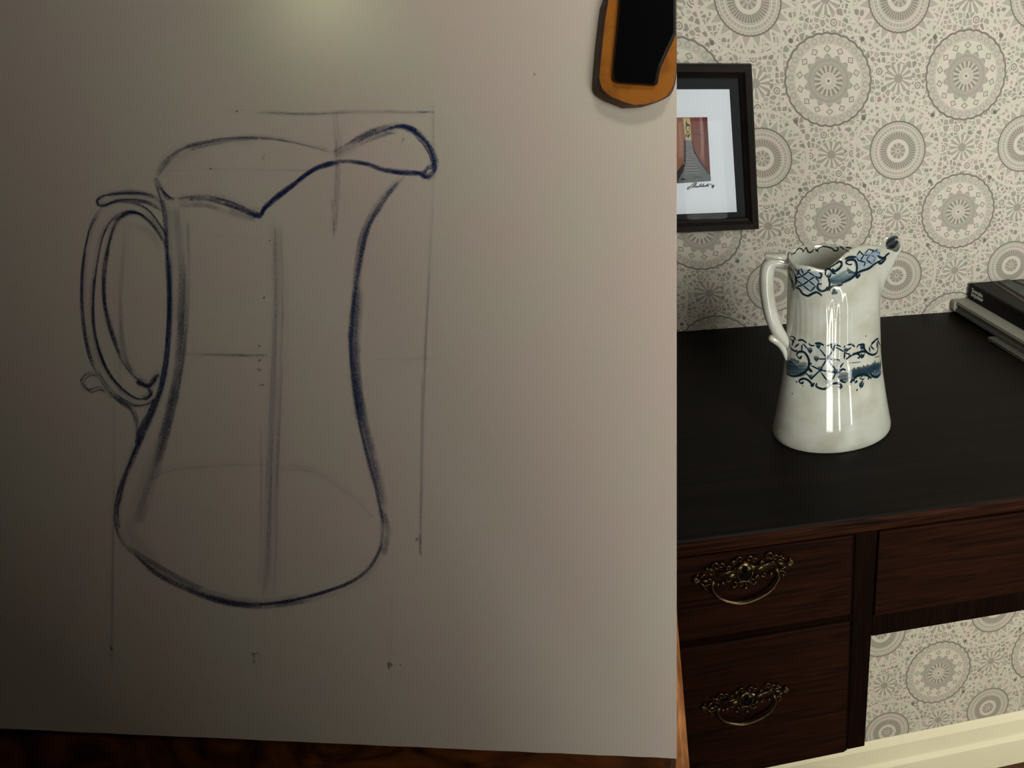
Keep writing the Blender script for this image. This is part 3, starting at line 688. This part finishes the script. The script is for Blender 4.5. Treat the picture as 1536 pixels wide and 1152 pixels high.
# ------------------------------------------------------------ books
def clampy(p, y=YW-.004): return Vector((p.x, min(p.y,y), p.z))
def prism_book(name, c0, d, back, Lg, Wd, z0, z1, label, cover, page, cov_t, inset=.003):
    """c0: near-wall spine corner, d: spine direction, back: direction of the head edge"""
    root = empty(name, (c0.x, c0.y, z0), label, 'book')
    def sl(mb, i, za, zb, wd=Wd):
        a = Vector((c0.x,c0.y,0)) + (d+back)*i; Lq, Wq = Lg-2*i, wd-i*(1.2)
        mb.prism([(a.x,a.y,za),((a+d*Lq).x,(a+d*Lq).y,za),((a+d*Lq+back*Wq).x,(a+d*Lq+back*Wq).y,za),((a+back*Wq).x,(a+back*Wq).y,za)],(0,0,zb-za))
    g = MB(); sl(g,0,z0,z0+cov_t); g.build('bottom_cover', cover[0], root, bevel=.0006)
    g = MB(); sl(g,0,z1-cov_t,z1); g.build('top_cover', cover[1], root, bevel=.0008)
    g = MB(); sl(g,inset,z0+cov_t,z1-cov_t); g.build('pages', page, root)
    return root
dS = Vector((.0477,-.159,0)).normalized(); bS = Vector((1,.02,0)).normalized()
m_black = plain('black_cover', srgb(13,13,14), .45, .18); m_white = plain('white_cover', srgb(150,150,136), .5, .2)
m_grey = plain('grey_cover', srgb(88,88,80), .6, .3, noise=.2, nscale=200); m_pages = plain('page_edges', srgb(92,92,84), .8, .2, noise=.4, nscale=400)
ctail = onz(1481,506,DT+.004)
prism_book('thin_grey_booklet', Vector((ctail.x,ctail.y,0)), dS, bS, .20, .16, DT+.0004, DT+.0050, 'thin grey booklet at the bottom of the book stack, set back towards the viewer', (m_grey,m_grey), m_pages, .0012, .001)
c2 = clampy(onz(1426,462,DT+.0055)); 
wb = prism_book('white_book', c2, dS, bS, .30, .20, DT+.0055, DT+.026, 'white covered hardback book in the middle of the stack under the black book', (m_grey,m_white), m_pages, .0062, .003)  # lower cover is grey: its shadow is put into the colour
sp = MB(); a = Vector((c2.x,c2.y,0))
sp.prism([(a.x-.004,a.y,DT+.010),(a.x-.001,a.y+.0005,DT+.0058),(a.x+.006,a.y,DT+.0058),(a.x+.006,a.y,DT+.0258),(a.x-.001,a.y,DT+.0258),(a.x-.004,a.y,DT+.022)],dS*.010)
sp.build('cover_corner', m_white, wb, bevel=.001)
zk0, zk1 = DT+.0265, DT+.0560
c3 = clampy(onz(1441,437,zk0))
root = empty('black_textbook', (c3.x,c3.y,zk0), 'thick black hardback book with white spine lettering on top of the stack', 'book')
Pq = [c3, c3+dS*.26, c3+dS*.26+bS*.19, c3+bS*.19]
MB().prism([(p.x,p.y,zk0) for p in Pq],(0,0,zk1-zk0)).build('cover', m_black, root, bevel=.0035, seg=3)
def on_cover(px): return [onz(a,b,zk1+.0003) for a,b in px]
MB().prism(on_cover([(1498,422),(1513,419),(1552,437),(1560,460)]),(0,0,.0001)).build('cover_photo', plain('photo_teal', srgb(52,66,60), .3, .4, noise=.5, nscale=60), root)
MB().prism(on_cover([(1521,421),(1550,419),(1580,430),(1560,437)]),(0,0,.0001)).build('cover_photo', plain('photo_grey', srgb(64,66,64), .3, .4), root)
MB().prism(on_cover([(1490,424),(1494,423.5),(1552,459),(1549,462)]),(0,0,.0001)).build('cover_stripe', plain('stripe_red', srgb(66,38,32), .4, .4), root)
nrm = Vector((dS.y,-dS.x,0)); nrm = nrm if nrm.x < 0 else -nrm
def text(body_, anchor, right, up, size, mat, parent, name='spine_title'):
    cu = bpy.data.curves.new('t','FONT'); cu.body = body_; cu.size = size; cu.space_line = .72; cu.space_character = .92; cu.offset = size*.022
    to = bpy.data.objects.new('t',cu); COL.objects.link(to); dg = bpy.context.evaluated_depsgraph_get(); me = to.evaluated_get(dg).to_mesh()
    nn = right.cross(up)
    vs = [anchor+right*v.co.x+up*v.co.y+nn*.0002 for v in me.vertices]; fs = [tuple(p.vertices) for p in me.polygons]
    to.evaluated_get(dg).to_mesh_clear(); bpy.data.objects.remove(to)
    return mesh_obj(name, vs, fs, mat, parent)
an = c3 + dS*.011 + nrm*.0002; an.z = zk0+.0165
text('Svenska\nimpulser', an, dS, Vector((0,0,1)), .0105, plain('title_white', srgb(215,215,210), .5), root)

# ------------------------------------------------------------ easel, board, paper, clamp
m_pine = wood('orange_pine', srgb(150,88,42), srgb(222,150,88), .5, .3, (30,30,3), 2.5)
m_board = wood('burl_board', srgb(44,22,9), srgb(122,68,30), .45, .25, (9,16,22), 3.5)
easel_pt = bp(560, 1225, .0)
easel = empty('wooden_easel', (easel_pt.x, easel_pt.y, 0), 'orange pine easel whose leg shows beside the bottom edge of the drawing board', 'easel')
dn = R @ Vector((0,1,0)); rt = R @ Vector((1,0,0)); fw_ = R @ Vector((0,0,1))
def rail(xc, y0, wpx, slope, zdep, th):
    a = CAM + ray(xc-(1152-y0)*slope, y0)*zdep; b = CAM + ray(xc,1152)*zdep
    d = (b-a).normalized(); L_ = (a.z)/(-d.z); e = a + d*L_
    sd = fw_.cross(d).normalized()*(wpx*zdep/F*.5)
    g = MB(); k = fw_*th
    def sec(p): return [p-sd,p+sd,p+sd+k,p-sd+k]
    A_, B_ = sec(a), sec(e)
    for q in B_: q += d*((0.0 - q.z)/d.z)
    g.add(A_+B_, [(0,1,2,3),(7,6,5,4),(0,4,5,1),(1,5,6,2),(2,6,7,3),(3,7,4,0)])
    return g.build('easel_leg', m_pine, easel, bevel=.002)
rail(1002.5, 640, 50, .082, ZB+.016, .014)
rail(120, 640, 50, -.05, ZB+.016, .014)
g = MB(); g.prism([bp(a,b,-.0035) for a,b in [(60,1203),(1012,1203),(1012,1245),(60,1245)]], -fw_*.03); g.build('board_ledge', m_pine, easel, bevel=.002)
g = MB(); g.prism([bp(a,b,-.0312) for a,b in [(130,680),(960,680),(960,730),(130,730)]], fw_*.014); g.build('cross_bar', m_pine, easel, bevel=.002)
pt = bp(540,705,-.046); ft = Vector((pt.x-.02, .50, 0))
g = MB(); sx = Vector((.02,0,0)); sy = Vector((0,.012,0))
g.hexa([ft-sx-sy,ft+sx-sy,ft+sx+sy,ft-sx+sy,pt-sx-sy,pt+sx-sy,pt+sx+sy,pt-sx+sy]); g.build('rear_leg', m_pine, easel, bevel=.002)

g = MB(); g.prism([bp(a,b,-.001) for a,b in [(-190,-90),(1008,-90),(1008,1202),(-190,1202)]], fw_*.012)
brd = g.build('drawing_board', m_board, bevel=.0008)
tag(brd, 'dark brown burl wood drawing board under the large sheet of paper', 'board')
# paper
def paper_mat():
    M, t, B = new_mat('drawing_paper')
    tc = nd(t,'ShaderNodeTexCoord')
    n = nd(t,'ShaderNodeTexNoise'); n.inputs['Scale'].default_value = 14; n.inputs['Detail'].default_value = 5; t.links.new(tc.outputs['Object'], n.inputs['Vector'])
    cr = nd(t,'ShaderNodeValToRGB'); cr.color_ramp.elements[0].position=.35; cr.color_ramp.elements[1].position=.65
    cr.color_ramp.elements[0].color = srgb(216,198,185); cr.color_ramp.elements[1].color = srgb(211,202,184)
    t.links.new(n.outputs[0], cr.inputs[0]); t.links.new(cr.outputs[0], B.inputs['Base Color'])
    B.inputs['Roughness'].default_value=.7; B.inputs['Specular IOR Level'].default_value=.25
    n2 = nd(t,'ShaderNodeTexNoise'); n2.inputs['Scale'].default_value = 900; t.links.new(tc.outputs['Object'], n2.inputs['Vector'])
    bu = nd(t,'ShaderNodeBump'); bu.inputs['Strength'].default_value=.25; bu.inputs['Distance'].default_value=.0004
    t.links.new(n2.outputs[0], bu.inputs['Height']); t.links.new(bu.outputs[0], B.inputs['Normal'])
    return M
edge = [(-170+i*(1015+170)/40, 1092+(-170+i*(1185)/40)*.0443+random.uniform(-.5,.5)) for i in range(41)]
poly = [(-170,-70),(1015,-70)] + edge[::-1]
g = MB(); g.prism([bp(a,b,.0) for a,b in poly], -fw_*.0008)
paper = g.build('drawing_paper', paper_mat()); tag(paper, 'large sheet of drawing paper with a blue pencil sketch of a jug', 'paper')

# pencil lines
HP = .0009
class Pencil(Ink):
    n = 0
    def line(s, pp, w=2.2, a=.5, col=None, rep=1, jit=1.0, sm=8, fade=True, wash=False):
        col = col or GREY; col = [c*.8+d*.2 for c, d in zip(col[:3], TINT)]
        base = catmull([Vector((x,y,0)) for x,y in pp], sm) if len(pp) > 2 else [Vector((*pp[0],0)).lerp(Vector((*pp[1],0)), k/24) for k in range(25)]
        L = len(base)
        if rep >= 2 and w < 5 and not wash: s.line(pp, 2.6*w, .38*a, srgb(60,78,120), 1, jit, sm, True, True)
        for r_ in range(rep if rep == 1 else rep*2):
            s.n += 1
            f1, f2 = random.uniform(.05,.2), random.uniform(.2,.5); p1, p2 = random.uniform(0,6.3), random.uniform(0,6.3)
            jit_ = jit*2.2
            ox, oy = random.uniform(-jit_,jit_), random.uniform(-jit_,jit_)
            i0, i1 = 0, L
            if rep > 1 and r_ and L > 14:
                i0 = random.randint(0, int(L*.6)); i1 = min(L, i0+max(8,int(L*random.uniform(.3,.6))))
            seg = base[i0:i1]; n = len(seg); P=[];W=[];A=[]
            for i, p in enumerate(seg):
                wob = jit*.55*(math.sin(i*f1+p1)+.5*math.sin(i*f2+p2))
                q = bp(p.x+ox+wob*.7, p.y+oy+wob, HP+s.n*1.2e-6)
                P.append(q); k = min(1,(i+.5)/max(1,n*.06),(n-i-.5)/max(1,n*.06)) if fade else 1
                pr = .75+.25*math.sin(i*.37+p2)+random.uniform(-.12,.12)
                W.append((1.3 if rep > 1 else 1.6)*w*(.7+.3*k)*ZB/F*random.uniform(.85,1.15)); A.append(max(0,min(1,.8*a*k*pr)))
            s.ribbon(P,[-fw_]*n,W,A,col)
TINT = srgb(70,100,160)[:3]
GREY = srgb(58,64,82); BLUE = srgb(26,48,98); DB = srgb(20,38,88); DK = srgb(30,34,42)
K = Pencil()
# body outline
K.line([(232,268),(240,290),(247,320),(251,380),(254,440),(253,500),(246,560),(232,610),(214,650),(197,690),(182,730),(175,765),(176,790),(184,812),(200,830)], 3.4, .62, srgb(24,42,74), 4, 1.3)
K.line([(251,380),(254,440),(251,510),(240,580)], 3, .7, DB, 2, .8)
K.line([(214,650),(197,690),(182,730),(175,765),(178,795)], 3, .75, srgb(22,34,52), 2, .8)
K.line([(200,830),(230,855),(270,878),(320,898),(370,908),(420,906),(470,895),(520,878),(552,855),(570,825),(576,790),(572,760)], 4.5, .6, srgb(40,46,58), 4, 1.8)
K.line([(190,822),(240,853),(290,880),(345,899),(400,903),(450,896)], 8, .3, GREY, 2, 2)
K.line([(607,262),(585,285),(565,315),(550,345),(540,385),(532,430),(527,480),(526,520),(530,570),(537,620),(545,660),(558,710),(568,750),(575,790)], 4, .55, srgb(36,54,88), 4, 1.6)
K.line([(600,270),(570,305),(548,350),(538,400),(535,470),(533,540),(540,610),(552,660),(565,710),(576,760)], 11, .36, srgb(56,70,98), 3, 2)
K.line([(570,760),(582,800),(575,830)], 8, .22, GREY, 2, 2)
# soft inner shading lines
K.line([(268,315),(276,400),(274,480),(268,560),(256,620),(240,680),(222,740),(205,790)], 10, .34, srgb(50,60,82), 3, 2)
K.line([(279,330),(280,420),(274,520),(262,600),(246,660)], 4, .3, srgb(46,56,80), 2, 1.5)
K.line([(262,310),(264,400),(262,480)], 14, .16, srgb(50,60,82), 1, 1)
K.line([(248,640),(225,700),(204,760),(200,800),(240,845)], 14, .17, GREY, 1, 1)
# centre lines
for x0, x1 in ((414,406),(424,418),(409,400)):
    K.line([(x0,330),(x0+2,440),(x0-1,560),(x1,700),(x1-3,820),(x1-6,895)], 3, .17, srgb(70,66,80), 2, 1.2)
K.line([(418,340),(418,480),(413,640),(403,880)], 9, .17, srgb(50,58,80), 1, 1)
K.line([(392,640),(392,760),(390,890)], 3, .2, GREY, 1, 1)
# rim
K.line([(236,268),(245,245),(268,226),(300,215),(350,208),(410,209),(460,219),(498,229)], 2.4, .5, GREY, 2, 1)
K.line([(240,262),(255,240),(285,222),(330,212),(385,208)], 4.5, .32, GREY, 3, 1.8)
K.line([(233,268),(241,283),(252,296),(262,301)], 3, .62, srgb(36,48,70), 3, 1)
K.line([(262,301),(285,298),(310,298),(335,303),(360,312),(378,320),(390,323)], 4, .6, srgb(36,50,78), 4, 1.4)
K.line([(270,305),(310,305),(350,318),(385,326)], 7, .3, GREY, 2, 2)
K.line([(368,316),(382,323),(392,323),(398,312),(415,297),(440,278),(462,260),(485,249),(510,246)], 5, .85, DB, 4, .9)
K.line([(392,322),(410,300),(440,278),(470,256),(500,246)], 5, .6, DB, 2, .9)
K.line([(490,247),(520,243),(550,246),(580,255),(610,259),(640,262)], 5, .62, srgb(38,58,100), 4, 1.2)
K.line([(580,256),(610,260),(628,260),(640,266),(650,262)], 5, .8, DB, 3, .8)
K.line([(498,230),(520,222),(545,208),(570,196),(595,190)], 4, .4, GREY, 4, 2.6)
K.line([(500,228),(530,212),(560,198),(590,190)], 9, .22, srgb(60,72,100), 2, 2)
K.line([(570,196),(590,190),(610,191),(630,203),(645,222),(652,245),(650,260),(640,266),(632,260)], 3.6, .9, DB, 3, 1.0)
K.line([(592,190),(612,191),(630,201),(642,215)], 5, .8, DB, 2, .8)
K.line([(600,194),(625,205),(645,228),(654,250)], 2, .6, BLUE, 4, 2.6)
K.line([(636,262),(646,250),(652,240)], 2.2, .7, BLUE, 3, 1.6)
K.line([(607,207),(603,216)], 1.6, .6, srgb(40,50,80)); K.line([(622,207),(628,215)], 1.6, .6, srgb(30,36,60))
K.line([(575,200),(595,203)], 1.6, .6, GREY)
# handle
K.line([(238,298),(215,291),(185,290),(160,293),(148,299),(148,306),(155,309),(175,302),(200,300),(225,306),(243,318)], 2.8, .66, srgb(28,40,68), 3, 1.1)
K.line([(160,293),(190,289),(220,292),(243,308)], 6, .35, srgb(30,42,72), 2, 1.2)
K.line([(155,309),(140,330),(130,365),(124,410),(124,460),(128,500),(136,535),(150,565),(165,585),(185,600),(205,608),(222,604),(232,596)], 2.6, .7, srgb(26,38,66), 3, 1.1)
K.line([(155,309),(175,302),(200,304),(222,315),(238,335),(250,355)], 2.4, .6, srgb(26,38,66), 2, 1)
K.line([(192,318),(172,325),(155,350),(146,390),(140,440),(141,490),(150,530),(165,562),(185,585),(205,597),(222,594),(228,585)], 2.6, .8, srgb(16,26,50), 3, .9)
K.line([(192,318),(175,332),(164,365),(157,400),(156,440),(160,470),(170,505),(185,540),(205,565),(222,575)], 3.2, .75, srgb(16,26,50), 3, .9)
K.line([(180,322),(192,318),(210,321),(225,332),(240,352),(250,372)], 3.2, .75, srgb(18,28,54), 3, 1)
K.line([(170,330),(185,322),(205,318)], 5, .5, srgb(18,28,54), 2, 1.2)
K.line([(186,360),(180,420),(178,470),(182,520),(195,555)], 6, .17, GREY, 2, 2)
K.line([(195,335),(225,345),(245,375)], 8, .15, GREY, 1, 2)
K.line([(205,572),(222,578),(232,568),(240,562)], 4.5, .85, srgb(14,20,36), 3, 1)
K.line([(222,578),(226,592),(215,600)], 3, .7, srgb(14,20,36), 2, 1)
K.line([(150,566),(138,561),(127,568),(126,578),(135,586),(150,583),(160,590)], 2, .6, srgb(34,44,66), 3, 1.6)
K.line([(160,588),(178,600),(195,612),(203,628),(205,650),(203,665)], 2.4, .6, srgb(30,40,60), 3, 1.3)
K.line([(232,598),(220,625),(208,650),(203,662)], 2.6, .65, srgb(24,34,52), 3, 1.2)
K.line([(238,590),(226,620),(213,650)], 7, .35, srgb(34,44,64), 2, 1.2)
o = mesh_obj('pencil_sketch', K.v, K.f, ink_mat('blue_pencil', 1300, .34, .62), paper, cols=K.c)
G = Pencil(); G.n = 420
LG = srgb(78,76,80)
G.line([(380,167),(450,169),(520,167),(590,167),(640,167)], 2.2, .34, srgb(70,70,88), 2, .8); G.line([(625,167),(652,167)], 2.2, .85, srgb(28,32,60), 1, .5); G.line([(330,166),(420,167)], 2, .14, LG)
G.line([(502,170),(505,230),(503,300),(500,350)], 3, .2, LG, 3, 1.6); G.line([(510,170),(508,300)], 3, .13, LG)
G.line([(650,150),(650,280),(645,420),(638,560),(634,700),(632,835)], 2.2, .2, LG, 2, 1.4)
G.line([(634,560),(632,835)], 2.4, .26, LG); G.line([(630,800),(632,832)], 3, .4, srgb(90,60,50))
G.line([(300,253),(400,254),(470,255)], 2, .28, LG, 1, .6); G.line([(200,254),(300,253)], 2, .12, LG)
G.line([(270,533),(330,534),(400,535)], 2.4, .28, LG, 2, 1); G.line([(560,538),(660,536)], 2, .15, LG)
G.line([(186,340),(182,500),(180,600)], 3, .14, LG); G.line([(172,600),(170,800),(168,1010)], 2, .2, LG, 2, 1)
G.line([(585,890),(585,1040)], 2, .14, LG); G.line([(580,980),(600,985)], 2, .12, LG)
G.line([(640,535),(600,545)], 2, .1, LG)
G.line([(190,250),(188,420)], 8, .06, LG); G.line([(420,700),(470,705),(520,735),(560,775)], 3, .14, LG, 2, 2)
G.line([(225,720),(260,705),(340,700),(400,698)], 3, .13, LG, 2, 2)
G.line([(300,352),(400,358)], 2, .1, LG); G.line([(416,900),(416,1000)], 2, .1, LG); G.line([(400,895),(396,980)], 2, .1, LG)
G.line([(500,300),(502,360)], 3, .3, LG)
DKS = srgb(16,16,18)
for a in ([(166,968),(168,976)],[(583,993),(585,1004)],[(585,994),(588,999)]): G.line(a, 2.6, .95, DKS, 1, .3)
for x,y,r_ in ((396,446,2),(389,518,2),(390,540,2.2),(625,809,2.6),(802,111,1.8),(355,167,1.6),(316,253,1.8),(404,361,1.3),(626,260,1.6),(601,997,1.4)): G.line([(x-1.5,y),(x+1.5,y+.6)], r_*1.4, .95, DKS, 1, .2, fade=False)
G.line([(386,553),(392,556)], 2.4, .9, DKS, 1, .2); G.line([(389,577),(397,578)], 2, .9, DKS, 1, .2); G.line([(394,239),(400,230)], 1.6, .5, LG)
G.line([(376,980),(388,979)], 2.4, .6, DKS, 1, .3); G.line([(382,980),(381,995)], 2.6, .6, DKS, 1, .3); G.line([(388,980),(392,988),(384,996)], 2, .3, LG, 1, .3)
mesh_obj('guide_lines', G.v, G.f, ink_mat('grey_pencil', 1300, .38, .62), paper, cols=G.c)

# clamp at the top right of the board
clamp = empty('board_clamp', bp(950,150,.0012), 'mustard yellow clamp with black lever gripping the top right corner of the paper', 'clamp')
base = [(916,-70),(905,0),(900,12),(893,70),(888,132),(893,143),(905,151),(935,163),(962,161),(985,154),(1004,145),(1012,132),(1015,112),(1015,-70)]
topo = [(928,-70),(913,0),(908,30),(901,95),(899,118),(903,132),(913,143),(932,151),(950,157),(968,156),(990,150),(1003,141),(1010,126),(1014,104),(1015,-70)]
def resample(pts, n):
    P = [Vector((a,b,0)) for a,b in pts]; d=[0]
    for a,b in zip(P,P[1:]): d.append(d[-1]+(b-a).length)
    out=[]
    for i in range(n):
        s_ = d[-1]*i/(n-1); k = max(j for j in range(len(d)) if d[j] <= s_+1e-9); k = min(k,len(P)-2)
        out.append(P[k].lerp(P[k+1],(s_-d[k])/(d[k+1]-d[k])))
    return out
nb = 60; B0 = resample(base,nb); T0 = resample(topo,nb)
vs=[]; fs=[]
layers = [(B0,.0012,0),(B0,.004,.15),(None,.0085,.55),(None,.0115,.93),(T0,.0125,1)]
for src, h, k in layers:
    for i in range(nb):
        p = B0[i].lerp(T0[i], k); vs.append(bp(min(1015,p.x)*(1)+.0, p.y, 0) - fw_*h if False else CAM+ray(min(p.x,1015),p.y)*(ZB-h))
for l in range(len(layers)-1):
    for i in range(nb): fs.append((l*nb+i, l*nb+(i+1)%nb, (l+1)*nb+(i+1)%nb, (l+1)*nb+i))
fs.append(tuple(range(nb))[::-1]); fs.append(tuple((len(layers)-1)*nb+i for i in range(nb)))
def clamp_mat():
    M, t, B = new_mat('mustard_paint')
    tc = nd(t,'ShaderNodeTexCoord'); n = nd(t,'ShaderNodeTexNoise'); n.inputs['Scale'].default_value=60; n.inputs['Detail'].default_value=6
    t.links.new(tc.outputs['Object'], n.inputs['Vector'])
    cr = nd(t,'ShaderNodeValToRGB'); cr.color_ramp.elements[0].position=.3; cr.color_ramp.elements[1].position=.52
    cr.color_ramp.elements[0].color = srgb(128,76,24); cr.color_ramp.elements[1].color = srgb(168,102,30)
    t.links.new(n.outputs[0], cr.inputs[0]); t.links.new(cr.outputs[0], B.inputs['Base Color']); B.inputs['Roughness'].default_value=.5
    return M
m_mus = clamp_mat(); m_side = plain('worn_brown_side', srgb(92,62,34), .6, .3, noise=.3, nscale=80)
jw = mesh_obj('clamp_jaw', vs, fs, [m_mus,m_side], clamp)
for i, p in enumerate(jw.data.polygons):
    if i < nb*3: p.material_index = 1
lever = [(938,-70),(930,30),(922,110),(923,122),(928,126),(955,128),(982,130),(988,126),(989,116),(992,102),(1003,78),(1015,52),(1015,-70)]
g = MB(); g.prism([CAM+ray(a,b)*(ZB-.0127) for a,b in lever], -fw_*.004)
g.build('lever', plain('glossy_black', srgb(6,6,7), .3, .5), clamp, bevel=.0012, seg=3)

# ------------------------------------------------------------ window and door frames in the front wall
wf = MB()
for x0,x1,z0,z1 in ((.60,.64,1.10,2.14),(1.26,1.30,1.10,2.14),(.60,1.30,1.10,1.14),(.60,1.30,2.10,2.14),(.94,.96,1.14,2.10)): wf.box((x0,YF+.0005,z0),(x1,YF+.03,z1))
struct(wf.build('window_1', m_cream))
df = MB()
for x0, x1 in ((-.20,-.14),(.14,.32),(.44,.74),(1.0,1.06)): df.box((x0,YF+.0005,0.001),(x1,YF+.03,.91))
df.box((-.20,YF+.0005,.91),(1.06,YF+.03,.96))
for x0 in (-.165, .300, .715): df.box((x0,YF+.031,.001),(x0+.02,-.53,.95))     # added unseen fins that keep the door light off the paper
struct(df.build('door_1', m_plaster))
